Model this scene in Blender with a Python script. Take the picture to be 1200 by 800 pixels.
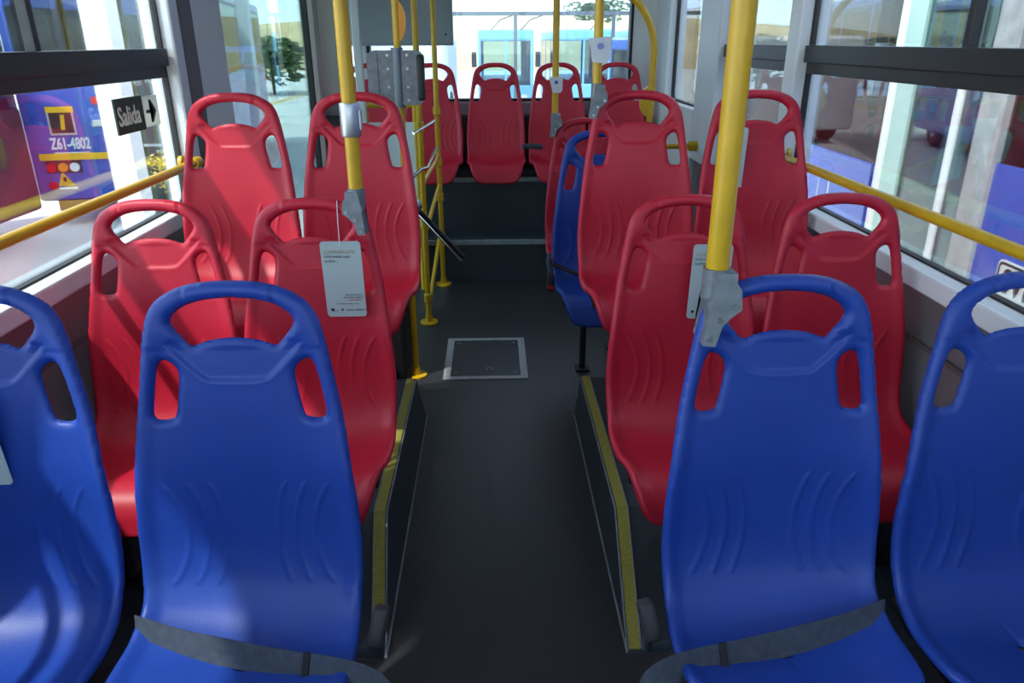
import bpy, bmesh, math, random
import numpy as np
from mathutils import Vector, Matrix

for o in list(bpy.data.objects):
    bpy.data.objects.remove(o, do_unlink=True)
SC = bpy.context.scene
COL = SC.collection
R = math.radians

# ---------------------------------------------------------------- camera, sky, sun, exposure
CAM_H = 1.6
def camera():
    F = 870.0; rho = R(0.8)
    c = Vector((575 - 600.0, 400 - 48.0, -F)).normalized()          # the bus axis as the camera sees it
    x = Vector((math.cos(rho), math.sin(rho), 0)); x.z = -(x.x*c.x + x.y*c.y)/c.z; x.normalize()
    z = x.cross(c)
    cd = bpy.data.cameras.new('camera'); cd.sensor_width = 36; cd.lens = F/1200*36
    cd.clip_start = 0.05; cd.clip_end = 500
    cd.dof.use_dof = False
    co = bpy.data.objects.new('camera', cd); COL.objects.link(co)
    m = Matrix((x, c, z)).to_4x4(); m.translation = Vector((0, 0, CAM_H))
    co.matrix_world = m
    SC.camera = co
camera()

W = bpy.data.worlds.new('sky'); SC.world = W; W.use_nodes = True
nt = W.node_tree; nt.nodes.clear()
wo = nt.nodes.new('ShaderNodeOutputWorld'); bg = nt.nodes.new('ShaderNodeBackground')
sky = nt.nodes.new('ShaderNodeTexSky'); sky.sky_type = 'NISHITA'; sky.sun_disc = False
sky.sun_elevation = R(52); sky.sun_rotation = R(-100); sky.dust_density = 2.5; sky.air_density = 1.0; sky.altitude = 2600
mx = nt.nodes.new('ShaderNodeMix'); mx.data_type = 'RGBA'; mx.inputs[0].default_value = 0.55
mx.inputs[7].default_value = (5.6, 6.3, 6.9, 1)                      # thin bright overcast over the blue
nt.links.new(sky.outputs[0], mx.inputs[6]); nt.links.new(mx.outputs[2], bg.inputs[0])
bg.inputs[1].default_value = 0.36
nt.links.new(bg.outputs[0], wo.inputs[0])

sl = bpy.data.lights.new('sun', 'SUN'); sl.energy = 4.0; sl.angle = R(1.5); sl.color = (1.0, .96, .9)
so = bpy.data.objects.new('sun', sl); COL.objects.link(so)
so.rotation_euler = Vector((-0.60, -0.42, 1.15)).to_track_quat('Z', 'Y').to_euler()
so.location = (-8, 0, 12)

SC.view_settings.view_transform = 'Standard'; SC.view_settings.look = 'None'
SC.view_settings.gamma = 1; SC.view_settings.use_curve_mapping = False
SC.view_settings.exposure = 1.28
SC.render.film_transparent = False
SC.cycles.max_bounces = 10; SC.cycles.diffuse_bounces = 5; SC.cycles.transparent_max_bounces = 24
SC.cycles.use_denoising = True
SC.cycles.sample_clamp_indirect = 6.0
SC.cycles.caustics_reflective = False; SC.cycles.caustics_refractive = False

# ---------------------------------------------------------------- materials
MAT = {}
def mat(name, col, rough=.5, metal=0., spec=.5, noise=None, bump=None, coat=0., emit=None):
    if name in MAT: return MAT[name]
    m = bpy.data.materials.new(name); m.use_nodes = True; n = m.node_tree
    b = n.nodes['Principled BSDF']
    b.inputs['Base Color'].default_value = (*col, 1); b.inputs['Roughness'].default_value = rough
    b.inputs['Metallic'].default_value = metal; b.inputs['Specular IOR Level'].default_value = spec
    b.inputs['Coat Weight'].default_value = coat; b.inputs['Coat Roughness'].default_value = .15
    tc = n.nodes.new('ShaderNodeTexCoord')
    if noise:
        sc, amt = noise
        t = n.nodes.new('ShaderNodeTexNoise'); t.inputs['Scale'].default_value = sc; t.inputs['Detail'].default_value = 5
        r = n.nodes.new('ShaderNodeValToRGB')
        r.color_ramp.elements[0].position = .3; r.color_ramp.elements[1].position = .7
        r.color_ramp.elements[0].color = (*[max(0, c*(1-amt)) for c in col], 1)
        r.color_ramp.elements[1].color = (*[min(1, c*(1+amt)) for c in col], 1)
        n.links.new(tc.outputs['Object'], t.inputs['Vector']); n.links.new(t.outputs[0], r.inputs[0])
        n.links.new(r.outputs[0], b.inputs['Base Color'])
    if bump:
        sc, amt = bump
        t = n.nodes.new('ShaderNodeTexNoise'); t.inputs['Scale'].default_value = sc; t.inputs['Detail'].default_value = 3
        bm_ = n.nodes.new('ShaderNodeBump'); bm_.inputs['Strength'].default_value = amt; bm_.inputs['Distance'].default_value = .002
        n.links.new(tc.outputs['Object'], t.inputs['Vector']); n.links.new(t.outputs[0], bm_.inputs['Height'])
        n.links.new(bm_.outputs[0], b.inputs['Normal'])
    if emit:
        b.inputs['Emission Color'].default_value = (*emit[0], 1); b.inputs['Emission Strength'].default_value = emit[1]
    MAT[name] = m
    return m

def glass(name, tint=(.9, .97, .96), refl=.9, haze=0., hazecol=(.9, .92, .93), rough=.0):
    m = bpy.data.materials.new(name); m.use_nodes = True; n = m.node_tree; n.nodes.clear()
    out = n.nodes.new('ShaderNodeOutputMaterial')
    tr = n.nodes.new('ShaderNodeBsdfTransparent'); tr.inputs[0].default_value = (*tint, 1)
    gl = n.nodes.new('ShaderNodeBsdfGlossy'); gl.inputs['Roughness'].default_value = rough
    fr = n.nodes.new('ShaderNodeFresnel'); fr.inputs[0].default_value = 1.5
    mu = n.nodes.new('ShaderNodeMath'); mu.operation = 'MULTIPLY'; mu.inputs[1].default_value = refl
    mix = n.nodes.new('ShaderNodeMixShader')
    n.links.new(fr.outputs[0], mu.inputs[0]); n.links.new(mu.outputs[0], mix.inputs[0])
    n.links.new(tr.outputs[0], mix.inputs[1]); n.links.new(gl.outputs[0], mix.inputs[2])
    last = mix
    if haze:  # translucent layer that paints a bright haze into the glass
        tl = n.nodes.new('ShaderNodeBsdfTranslucent'); tl.inputs[0].default_value = (*hazecol, 1)
        m2 = n.nodes.new('ShaderNodeMixShader'); m2.inputs[0].default_value = haze
        n.links.new(mix.outputs[0], m2.inputs[1]); n.links.new(tl.outputs[0], m2.inputs[2]); last = m2
    n.links.new(last.outputs[0], out.inputs[0])
    MAT[name] = m
    return m

RED = mat('red_plastic', (.56, .015, .040), .43, spec=.45, noise=(9, .06), bump=(420, .22))
BLUE = mat('blue_plastic', (.014, .056, .34), .43, spec=.45, noise=(9, .06), bump=(420, .22))
YEL = mat('yellow_paint', (.68, .40, .012), .35, spec=.5, noise=(14, .08))
ORG = mat('orange_plastic', (.78, .30, .01), .4)
BLK = mat('black_steel', (.012, .012, .014), .5)
RUB = mat('black_rubber', (.014, .013, .014), .6)
BARM = mat('black_window_bar', (.020, .020, .022), .45)
ALU = mat('aluminium', (.50, .52, .54), .38, metal=.85, noise=(30, .1))
CAST = mat('cast_grey_metal', (.20, .22, .24), .5, metal=.35, noise=(40, .2), bump=(60, .4))
CHR = mat('chrome', (.75, .72, .66), .15, metal=1.)
PIL = mat('pale_grey_panel', (.76, .79, .80), .45, noise=(3, .07))
PILB = mat('beige_grey_panel', (.78, .78, .74), .5, noise=(3, .06))
BRN = mat('brown_grey_trim_and_shade', (.12, .10, .095), .5)
WALLM = mat('grey_wall_panel', (.17, .155, .16), .3, spec=.6, noise=(4, .1))
GREYBOX = mat('satin_grey_panel', (.27, .29, .31), .45, noise=(2, .08))
FLOOR = mat('charcoal_vinyl', (.026, .029, .034), .42, spec=.5, noise=(260, .35), bump=(200, .15))
SIDE = mat('dark_blue_grey_vinyl', (.030, .038, .048), .42, noise=(60, .2))
TRIM = mat('worn_grey_trim', (.23, .25, .27), .5, noise=(20, .2))
STRIP = mat('worn_yellow_strip', (.33, .29, .05), .75, noise=(220, .35))
WEB = mat('grey_webbing', (.055, .070, .098), .75, noise=(60, .2), bump=(700, .5))
WHT = mat('white_plastic', (.72, .76, .78), .5)
CARDM = mat('pale_card', (.50, .60, .60), .55, noise=(5, .03))
INKY = mat('ochre_ink', (.40, .34, .16), .6)
INK = mat('dark_ink', (.10, .12, .13), .6)
INKBLK = mat('black_ink', (.01, .01, .012), .5)
CEIL = mat('ceiling_panel', (.80, .81, .81), .55)
GLS = glass('window_glass', (.93, .97, .97), .55)
GLSR = glass('rear_glass', (.62, .70, .74), .6, haze=.035)  # a little haze mixed in to imitate glare on the pane
GLSD = glass('green_door_glass', (.72, .88, .88), .8)
GLSK = glass('dark_bus_glass', (.25, .30, .32), 1.0)
SGR = mat('sign_green', (.012, .045, .022), .5)
SGW = mat('sign_cream', (.62, .62, .56), .6)
_n = SGW.node_tree; _b = _n.nodes['Principled BSDF']; _t = _n.nodes.new('ShaderNodeBsdfTranslucent'); _t.inputs[0].default_value = (.75, .75, .68, 1)
_m = _n.nodes.new('ShaderNodeMixShader'); _m.inputs[0].default_value = .55
_n.links.new(_b.outputs[0], _m.inputs[1]); _n.links.new(_t.outputs[0], _m.inputs[2]); _n.links.new(_m.outputs[0], _n.nodes['Material Output'].inputs[0])
CONC = mat('bright_concrete', (.62, .62, .58), .9, noise=(.8, .12))
BBLUE = mat('bus_blue_paint', (.025, .085, .46), .28, coat=.4)
BPALE = mat('haze_paled_bus_blue', (.22, .55, .82), .4)  # blue lightened to put haze and overexposure into the colour
BWHT = mat('white_bus_paint', (.75, .77, .78), .35)
BYEL = mat('bus_yellow_band', (.80, .48, .01), .4)
MAROON = mat('maroon_paint', (.045, .010, .014), .4)
LRED = mat('red_lamp', (.6, .01, .01), .25)
LORG = mat('orange_lamp', (.85, .30, .01), .25)
LWHT = mat('white_lamp', (.8, .82, .82), .25)
POSTW = mat('white_post_paint', (.82, .82, .80), .6)
TYRE = mat('tyre', (.02, .02, .02), .8)
LEAF = mat('leaf_green', (.06, .12, .03), .7, noise=(3, .4))
HILL = mat('ochre_earth', (.55, .42, .22), .9, noise=(.15, .3))
FABD = mat('dark_interior', (.03, .03, .035), .6)

# ---------------------------------------------------------------- helpers
def link(name, bm, m, parent=None, smooth=False, label=None, M=None):
    me = bpy.data.meshes.new(name)
    if M is not None: bmesh.ops.transform(bm, matrix=M, verts=bm.verts)
    bmesh.ops.recalc_face_normals(bm, faces=bm.faces)
    bm.to_mesh(me); bm.free()
    me.materials.append(m)
    if smooth:
        me.shade_smooth()
        try: me.set_sharp_from_angle(angle=R(38))
        except Exception: pass
    o = bpy.data.objects.new(name, me); COL.objects.link(o)
    if parent is not None: o.parent = parent
    if label: o['label'] = label
    return o
def thing(name, label, cat, loc=(0, 0, 0), rz=0, group=None):
    o = bpy.data.objects.new(name, None); COL.objects.link(o); o.empty_display_size = .1
    o.location = loc; o.rotation_euler = (0, 0, rz); o['label'] = label; o['category'] = cat
    if group: o['group'] = group
    return o
def tag(o, label, cat, group=None):
    o['label'] = label; o['category'] = cat
    if group: o['group'] = group
    return o
def struct(o):
    o['kind'] = 'structure'; return o
def box(bm, x0, x1, y0, y1, z0, z1, bev=0, seg=2):
    r = bmesh.ops.create_cube(bm, size=1)
    M = Matrix.Translation(((x0+x1)/2, (y0+y1)/2, (z0+z1)/2)) @ Matrix.Diagonal((abs(x1-x0), abs(y1-y0), abs(z1-z0), 1))
    bmesh.ops.transform(bm, matrix=M, verts=r['verts'])
    if bev:
        es = list({e for v in r['verts'] for e in v.link_edges})
        bmesh.ops.bevel(bm, geom=es, offset=bev, segments=seg, affect='EDGES', profile=.5)
    return bm
def B(*a, **k): return box(bmesh.new(), *a, **k)
def tube(bm, pts, r, seg=16, caps=True):
    pts = [Vector(p) for p in pts]; rings = []
    n = len(pts); rs = r if isinstance(r, (list, tuple)) else [r]*n
    t0 = (pts[1]-pts[0]).normalized()
    up = Vector((0, 0, 1)) if abs(t0.z) < .9 else Vector((1, 0, 0))
    a = t0.cross(up).normalized()
    for i, p in enumerate(pts):
        if i == 0: t = t0
        elif i == n-1: t = (pts[-1]-pts[-2]).normalized()
        else: t = ((pts[i+1]-p).normalized()+(p-pts[i-1]).normalized()).normalized()
        a = (a - t*a.dot(t)).normalized(); b = t.cross(a)
        rings.append([bm.verts.new(p+(a*math.cos(2*math.pi*k/seg)+b*math.sin(2*math.pi*k/seg))*rs[i]) for k in range(seg)])
    for i in range(n-1):
        for k in range(seg):
            bm.faces.new((rings[i][k], rings[i][(k+1) % seg], rings[i+1][(k+1) % seg], rings[i+1][k]))
    if caps:
        bm.faces.new(rings[0][::-1]); bm.faces.new(rings[-1])
    return bm
def T(*a, **k): return tube(bmesh.new(), *a, **k)
def prism(bm, poly, f0, f1):
    """poly: list of 2D points; f0/f1 map a 2D point to the 3D point on each face"""
    a = [bm.verts.new(f0(p)) for p in poly]; b = [bm.verts.new(f1(p)) for p in poly]
    n = len(poly)
    fa = bm.faces.new(a); fb = bm.faces.new(b[::-1])
    for i in range(n): bm.faces.new((a[i], a[(i+1) % n], b[(i+1) % n], b[i]))
    bmesh.ops.triangulate(bm, faces=[fa, fb])
    return bm
def rrect(w, h, r, seg=6, cx=0, cy=0):
    out = []
    for sx, sy, a0 in ((1, 1, 0), (-1, 1, 90), (-1, -1, 180), (1, -1, 270)):
        for k in range(seg+1):
            a = R(a0+90*k/seg)
            out.append((cx+sx*(w/2-r)+r*math.cos(a), cy+sy*(h/2-r)+r*math.sin(a)))
    return out
def pane(X, poly_or_rect, t, m, name, parent=None):
    """thin solid pane in a plane of constant x; polygon in (y, z)"""
    return link(name, prism(bmesh.new(), poly_or_rect, lambda p: (X-t/2, p[0], p[1]), lambda p: (X+t/2, p[0], p[1])), m, parent)
def ring(bm, outer, inner, f0, f1):
    """frame between two loops with the same number of points"""
    n = len(outer)
    v = [[bm.verts.new(f(p)) for p in L] for f in (f0, f1) for L in (outer, inner)]
    for i in range(n):
        j = (i+1) % n
        bm.faces.new((v[0][i], v[0][j], v[1][j], v[1][i])); bm.faces.new((v[2][i], v[3][i], v[3][j], v[2][j]))
        bm.faces.new((v[0][i], v[2][i], v[2][j], v[0][j])); bm.faces.new((v[1][i], v[1][j], v[3][j], v[3][i]))
    return bm
def text(name, body, size, M, m, parent=None, ext=.0006, sx=1., align='LEFT', offset=0.):
    cu = bpy.data.curves.new(name, 'FONT'); cu.body = body; cu.size = size; cu.extrude = ext; cu.align_x = align
    cu.offset = offset; cu.resolution_u = 3
    to = bpy.data.objects.new(name, cu); COL.objects.link(to)
    dg = bpy.context.evaluated_depsgraph_get()
    me = bpy.data.meshes.new_from_object(to.evaluated_get(dg)); me.name = name
    bpy.data.objects.remove(to, do_unlink=True); bpy.data.curves.remove(cu)
    me.transform(M @ Matrix.Diagonal((sx, 1, 1, 1)))
    me.materials.clear(); me.materials.append(m)
    o = bpy.data.objects.new(name, me); COL.objects.link(o)
    if parent is not None: o.parent = parent
    return o
def frame3(o, xa, ya):
    xa = Vector(xa).normalized(); ya = Vector(ya).normalized(); za = xa.cross(ya)
    M = Matrix((xa, ya, za)).transposed().to_4x4(); M.translation = Vector(o); return M
def copy_tree(o, parent=None, me=None):
    c = o.copy(); COL.objects.link(c)
    if parent is not None: c.parent = parent
    for ch in list(o.children): copy_tree(ch, c)
    return c

# ================================================================ THE SETTING
WX = 1.28                      # inner face of the side walls
YF, YR = -1.6, 6.05            # front and rear
ZC = 2.32
SILL = .965
# floor with a low aisle
struct(link('floor', B(-WX-.05, WX+.05, YF, 5.12, -.06, 0), FLOOR))
struct(link('ceiling', B(-WX-.1, WX+.1, YF, YR+.1, ZC, ZC+.06), CEIL))
# raised side platforms: flat on top, the top slopes down to the floor at their front end
def platform(s, nm):
    xt, xb = (.385, .362) if s > 0 else (-.358, -.318)
    yb, yr, ye, zt = 1.60, 2.03, 3.04, .19
    bm = bmesh.new()
    def P(x, y, z): return bm.verts.new((x, y, z))
    w = s*WX
    a = [P(xb, yb, 0), P(xt, yr, zt), P(xt, ye, zt), P(xb, ye, 0)]
    b = [P(w, yb, 0), P(w, yr, zt), P(w, ye, zt), P(w, ye, 0)]
    bm.faces.new(a); bm.faces.new(b[::-1])
    for i in range(4): bm.faces.new((a[i], a[(i+1) % 4], b[(i+1) % 4], b[i]))
    struct(link('floor_'+nm, bm, SIDE))
    # anti-slip strip on the top edge
    bm = bmesh.new(); dx = s*.034
    pts = [(xb+s*.004, yb+.01, .004), (xt+s*.004, yr, zt+.002), (xt+s*.004, ye-.002, zt+.002)]
    lo = [bm.verts.new(p) for p in pts]; hi = [bm.verts.new((p[0]+dx, p[1], p[2])) for p in pts]
    lo2 = [bm.verts.new((p[0], p[1], p[2]+.004)) for p in pts]; hi2 = [bm.verts.new((p[0]+dx, p[1], p[2]+.004)) for p in pts]
    for i in range(2):
        bm.faces.new((lo2[i], lo2[i+1], hi2[i+1], hi2[i])); bm.faces.new((lo[i], hi[i], hi[i+1], lo[i+1]))
        bm.faces.new((lo[i], lo[i+1], lo2[i+1], lo2[i])); bm.faces.new((hi[i], hi2[i], hi2[i+1], hi[i+1]))
    bm.faces.new((lo[0], lo2[0], hi2[0], hi[0])); bm.faces.new((lo[2], hi[2], hi2[2], lo2[2]))
    st = struct(link('trim_1' if s < 0 else 'trim_2', bm, STRIP))
    bm = bmesh.new()
    q = .0035
    for (x0, x1) in ((xt-s*.001, xt+s*.005), (xt+s*.037, xt+s*.041)):
        pass
    tube(bm, [(xb-s*.001, yb, .004), (xt-s*.001, yr, zt), (xt-s*.001, ye, zt), (xb-s*.002, ye, .004), (xb-s*.002, yb, .004)], q, 6)
    tube(bm, [(xb+s*.040, yb+.01, .008), (xt+s*.040, yr, zt+.004), (xt+s*.040, ye, zt+.004)], .0025, 6)
    struct(link('trim_3' if s < 0 else 'trim_4', bm, TRIM))
platform(-1, 'left_platform'); platform(1, 'right_platform')
# rear steps
struct(link('floor_first_step', B(-WX, WX, 5.12, 5.42, -.06, .295), SIDE))
struct(link('floor_rear_platform', B(-WX, WX, 5.40, YR, -.06, .685), SIDE))
struct(link('trim_5', B(-WX, WX, 5.10, 5.135, .27, .302, bev=.003), TRIM))
struct(link('trim_6', B(-WX, WX, 5.385, 5.42, .66, .692, bev=.003), TRIM))

def side_wall(s, nm, windows, z_low=SILL):
    """lower panel, sill ledge, header above windows"""
    x0, x1 = s*WX, s*(WX+.09)
    struct(link('wall_'+nm, B(x0, x1, YF, YR, -.06, z_low-.055), WALLM))
    bm = bmesh.new()
    box(bm, s*(WX-.035), s*(WX+.03), YF, 3.26, z_low-.055, z_low+.006, bev=.008)
    struct(link('baseboard_'+nm+'_sill', bm, PIL, smooth=False))
    bm = B(s*(WX-.012), s*(WX), YF, 3.26, z_low-.22, z_low-.206)
    struct(link('trim_'+('7' if s < 0 else '8'), bm, BRN))
    struct(link('wall_'+nm+'_header', B(x0, x1, YF, YR, 2.14, ZC), PIL))
side_wall(-1, 'left', None); side_wall(1, 'right', None)

def window(n, s, y0, y1, z0, z1, bar=True, gl=None, panes=()):
    """black framed window: frame, transom bar, glass panes as parts"""
    X = s*(WX+.03)
    w = y1-y0
    root = bpy.data.objects.new('window_%d' % n, None); COL.objects.link(root); struct(root)
    root.location = (X, (y0+y1)/2, z0)
    inv = Matrix.Translation((-X, -(y0+y1)/2, -z0))
    rnd = .045
    oc = rrect(w, z1-z0, .02, cx=(y0+y1)/2, cy=(z0+z1)/2); ic = rrect(w-.022, z1-z0-.026, rnd, cx=(y0+y1)/2, cy=(z0+z1)/2)
    link('window_frame', ring(bmesh.new(), oc, ic, lambda p: (X-.010, *p), lambda p: (X+.012, *p)), RUB, root, M=inv)
    gx = X+s*.004
    if bar:
        bm = B(X-s*.030, X+s*.02, y0+.01, y1-.01, 1.513, 1.578, bev=.004)
        box(bm, X-s*.012, X+s*.02, y0+.01, y1-.01, 1.470, 1.515, bev=.003)
        link('transom_bar', bm, BARM, root, M=inv)
        link('lower_glass', B(gx-.002, gx+.002, y0+.012, y1-.012, z0+.012, 1.49), gl or GLS, root, M=inv)
        k = 0
        ys = [y0+.012] + list(panes) + [y1-.012]
        for a, b in zip(ys[:-1], ys[1:]):
            link('upper_glass', B(gx-.002, gx+.002, a, b, 1.56, z1-.012), gl or GLS, root, M=inv)
            k += 1
        for a in panes:
            link('pane_stile', B(X-s*.016, X+s*.016, a-.014, a+.014, 1.57, z1-.01, bev=.003), BARM, root, M=inv)
    else:
        link('glass', B(gx-.002, gx+.002, y0+.012, y1-.012, z0+.012, z1-.012), gl or GLS, root, M=inv)
    return root
def pillar(nm, s, y0, y1, m=PIL, d=.03):
    bm = B(s*(WX-d), s*(WX+.09), y0, y1, SILL-.06, 2.15, bev=.01)
    return struct(link(nm, bm, m))
# left side
window(1, -1, -1.5, 1.02, SILL, 2.14, panes=(0.1,))
pillar('trim_9', -1, 1.02, 1.14)
window(2, -1, 1.14, 3.20, SILL, 2.14, panes=(2.32,))
pillar('trim_10', -1, 3.20, 3.29)
struct(link('trim_11', B(-WX+.032, -WX-.09, 3.29, 3.43, -.01, 2.15, bev=.006), BRN))  # pillar section coloured dark brown to paint the shade on it
struct(link('trim_12', B(-WX+.03, -WX-.09, 3.43, 3.80, -.01, 2.15, bev=.008), PILB))
# right side
window(3, 1, -1.5, 1.02, SILL, 2.14, panes=(0.1,))
pillar('trim_13', 1, 1.02, 1.14)
window(4, 1, 1.14, 3.23, SILL, 2.14, panes=(2.15,))
pillar('trim_14', 1, 3.23, 3.35)
window(5, 1, 3.35, 4.36, SILL-.02, 2.14)
pillar('trim_15', 1, 4.36, 4.78)
window(6, 1, 4.80, 5.62, 1.20, 2.14, bar=False)
struct(link('wall_right_rear_panel', B(WX-.03, WX+.09, 4.78, YR, -.06, 1.20, bev=.006), PILB))
struct(link('trim_16', B(WX-.03, WX+.09, 5.62, YR, 1.20, 2.15, bev=.006), PIL))
# pillar screws
for (s, y, z) in ((-1, 3.20, 1.52), (-1, 3.20, 1.16), (-1, 3.4, 1.18), (1, 3.24, 1.52), (1, 3.24, 1.9), (1, 4.7, 1.52)):
    pass

# the rear door in the left wall: two glazed leaves in black frames
def door():
    root = bpy.data.objects.new('door_1', None); COL.objects.link(root); struct(root)
    root.location = (-WX-.04, 4.85, 0); inv = Matrix.Translation((WX+.04, -4.85, 0))
    X = -WX-.05
    for (a, b) in ((3.80, 5.86),):
        cy = (a+b)/2
        o = rrect(b-a, 2.02, .03, cx=cy, cy=1.01); i = rrect(b-a-.10, 2.02-.14, .05, cx=cy, cy=1.02)
        leaf = link('door_leaf_frame', ring(bmesh.new(), o, i, lambda p: (X-.02, *p), lambda p: (X+.02, *p)), RUB, root, M=inv)
        link('door_glass', B(X-.003, X+.003, a+.03, b-.03, .05, 1.98), GLSD, leaf, M=inv)
        leaf2 = link('door_grab_bar', T([(X+.03, 3.90, .55), (X+.07, 3.90, .58), (X+.07, 3.90, .90), (X+.03, 3.90, .93)], .014, 10), YEL, leaf, smooth=True, M=inv)
door()
# the left wall has no panel where the door stands: rebuild the wall in two lengths
for nm in ('wall_left',):
    o = bpy.data.objects[nm]; bpy.data.objects.remove(o, do_unlink=True)
    struct(link('wall_left', B(-WX, -WX-.09, YF, 3.80, -.06, SILL-.055), WALLM))
    struct(link('wall_left_rear', B(-WX, -WX-.09, 5.88, YR, -.06, 2.15), PILB))
    struct(link('wall_left_over_door', B(-WX, -WX-.09, 3.80, 5.88, 2.02, 2.15), PILB))

# rear wall with the wide rear window
def rear_wall():
    y0, y1 = YR, YR+.09
    zb = 1.165
    struct(link('wall_back', B(-WX-.09, WX+.09, y0, y1, -.06, zb), PILB))
    struct(link('wall_back_header', B(-WX-.09, WX+.09, y0, y1, 2.08, ZC), PIL))
    bm = B(1.075, WX+.09, y0, y1, zb, 2.08); struct(link('wall_back_right_corner', bm, PIL))
    struct(link('wall_back_left_corner', B(-WX-.09, -1.16, y0, y1, zb, 2.08), PILB))
    struct(link('trim_17', B(-1.16, -1.11, y0-.03, y1, zb, 2.08, bev=.006), RUB))
    root = bpy.data.objects.new('window_7', None); COL.objects.link(root); struct(root); root.location = (0, y0+.05, zb)
    inv = Matrix.Translation((0, -y0-.05, -zb))
    for (a, b, g) in ((-1.11, -.985, GLS), (-.935, 1.075, GLSR)):
        o = rrect(b-a, 2.08-zb, .01, cx=(a+b)/2, cy=(zb+2.08)/2); i = rrect(b-a-.04, 2.08-zb-.04, .05, cx=(a+b)/2, cy=(zb+2.08)/2)
        link('window_frame', ring(bmesh.new(), o, i, lambda p: (p[0], y0-.012, p[1]), lambda p: (p[0], y1, p[1])), RUB, root, M=inv)
        link('glass', B(a+.01, b-.01, y0+.04, y0+.044, zb+.01, 2.07), g, root, M=inv)
    struct(link('trim_18', B(-.985, -.935, y0-.04, y1, zb-.02, 2.08, bev=.006), PIL))
    # ledge under the window
    struct(link('trim_19', B(-WX, WX, y0-.04, y0, zb-.10, zb-.005, bev=.008), GREYBOX))
rear_wall()
# front of the bus behind the camera: unseen panel raised to cut frontal light, windscreen opening
struct(link('wall_front', B(-WX-.09, WX+.09, YF-.09, YF, -.06, 1.35), WALLM))
struct(link('wall_front_header', B(-WX-.09, WX+.09, YF-.09, YF, 2.1, ZC), PIL))
r8 = bpy.data.objects.new('window_8', None); COL.objects.link(r8); struct(r8); r8.location = (0, YF-.05, 1.35)
link('glass', B(-WX-.05, WX+.05, -.002, .002, 0, .75), GLS, r8)
link('window_frame', ring(bmesh.new(), rrect(2.7, .75, .01, cx=0, cy=.375), rrect(2.6, .68, .06, cx=0, cy=.375), lambda p: (p[0], -.03, p[1]), lambda p: (p[0], .03, p[1])), RUB, r8)

# ================================================================ SEAT SHELL
def catmull(P, n=24):
    P = [np.array(p, float) for p in P]; P = [2*P[0]-P[1]] + P + [2*P[-1]-P[-2]]
    out = []
    for i in range(1, len(P)-2):
        for k in range(n):
            t = k/n; p0, p1, p2, p3 = P[i-1:i+3]
            out.append(.5*((2*p1)+(-p0+p2)*t+(2*p0-5*p1+4*p2-p3)*t*t+(-p0+3*p1-3*p2+p3)*t**3))
    out.append(P[-2]); return np.array(out)
def sm(x): x = np.clip(x, 0, 1); return x*x*(3-2*x)
PROF = catmull([(0, 0), (-.010, -.08), (-.028, -.2), (-.046, -.35), (-.055, -.46), (-.066, -.55), (-.092, -.625), (-.140, -.674),
                (-.21, -.695), (-.30, -.692), (-.38, -.682), (-.428, -.696), (-.455, -.735), (-.466, -.795)])
_seg = np.linalg.norm(np.diff(PROF, axis=0), axis=1); SARC = np.concatenate([[0], np.cumsum(_seg)]); SMAX = SARC[-1]
def prof(s):
    y = np.interp(s, SARC, PROF[:, 0]); z = np.interp(s, SARC, PROF[:, 1])
    e = .006
    dy = np.interp(s+e, SARC, PROF[:, 0])-np.interp(s-e, SARC, PROF[:, 0]); dz = np.interp(s+e, SARC, PROF[:, 1])-np.interp(s-e, SARC, PROF[:, 1])
    L = np.hypot(dy, dz)+1e-12
    return y, z, dz/L, -dy/L                      # normal facing the sitter (towards -y on the back, +z on the pan)
def close_sym(half):
    return half + [(-x, s) for x, s in half[::-1] if abs(x) > 1e-6]
def dense(poly, n=6, iters=2):
    P = [np.array(p, float) for p in poly]
    for _ in range(iters):                        # Chaikin rounding
        Q = []
        for i in range(len(P)):
            a, b = P[i], P[(i+1) % len(P)]
            Q += [a*.78+b*.22, a*.22+b*.78]
        P = Q
    return np.array(P)
SL = SMAX
OUTER = dense(close_sym([(.0, .0), (.04, .001), (.076, .006), (.112, .019), (.140, .037), (.157, .060), (.166, .085), (.174, .12), (.186, .19),
                         (.199, .27), (.210, .36), (.219, .45), (.2225, .53), (.221, .60), (.219, .67), (.222, .74), (.223, .82), (.219, .90),
                         (.208, SL-.19), (.195, SL-.12), (.181, SL-.07), (.165, SL-.032), (.140, SL-.009), (.10, SL-.001), (.05, SL), (0, SL)]))
OPEN = dense(close_sym([(0, .032), (.05, .036), (.087, .047), (.112, .066), (.117, .084), (.082, .126), (.075, .124), (.045, .113), (0, .108)]), iters=2)
SLOT = dense([(.108, .176), (.120, .158), (.136, .150), (.146, .156), (.154, .18), (.166, .25), (.165, .268), (.150, .271), (.128, .268), (.122, .258)], iters=2)
SLOTM = SLOT*np.array([-1, 1])
HOLE = np.array([(.009*math.cos(a), .80+.007*math.sin(a)) for a in np.linspace(0, 2*math.pi, 14, endpoint=False)])
PANEL = dense([(-.150, .098), (.150, .098), (.066, .186), (.050, .193), (-.050, .193), (-.066, .186)], iters=1)
def sdf(P, poly):
    """signed distance, positive inside"""
    A = poly; Bq = np.roll(poly, -1, axis=0); best = np.full(len(P), 1e9); inside = np.zeros(len(P), bool)
    for a, b in zip(A, Bq):
        ab = b-a; t = np.clip(((P-a)@ab)/(ab@ab+1e-18), 0, 1); d = np.linalg.norm(P-(a+t[:, None]*ab), axis=1)
        best = np.minimum(best, d)
        c = ((a[1] > P[:, 1]) != (b[1] > P[:, 1])) & (P[:, 0] < (b[0]-a[0])*(P[:, 1]-a[1])/(b[1]-a[1]+1e-18)+a[0])
        inside ^= c
    return np.where(inside, best, -best)
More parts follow.
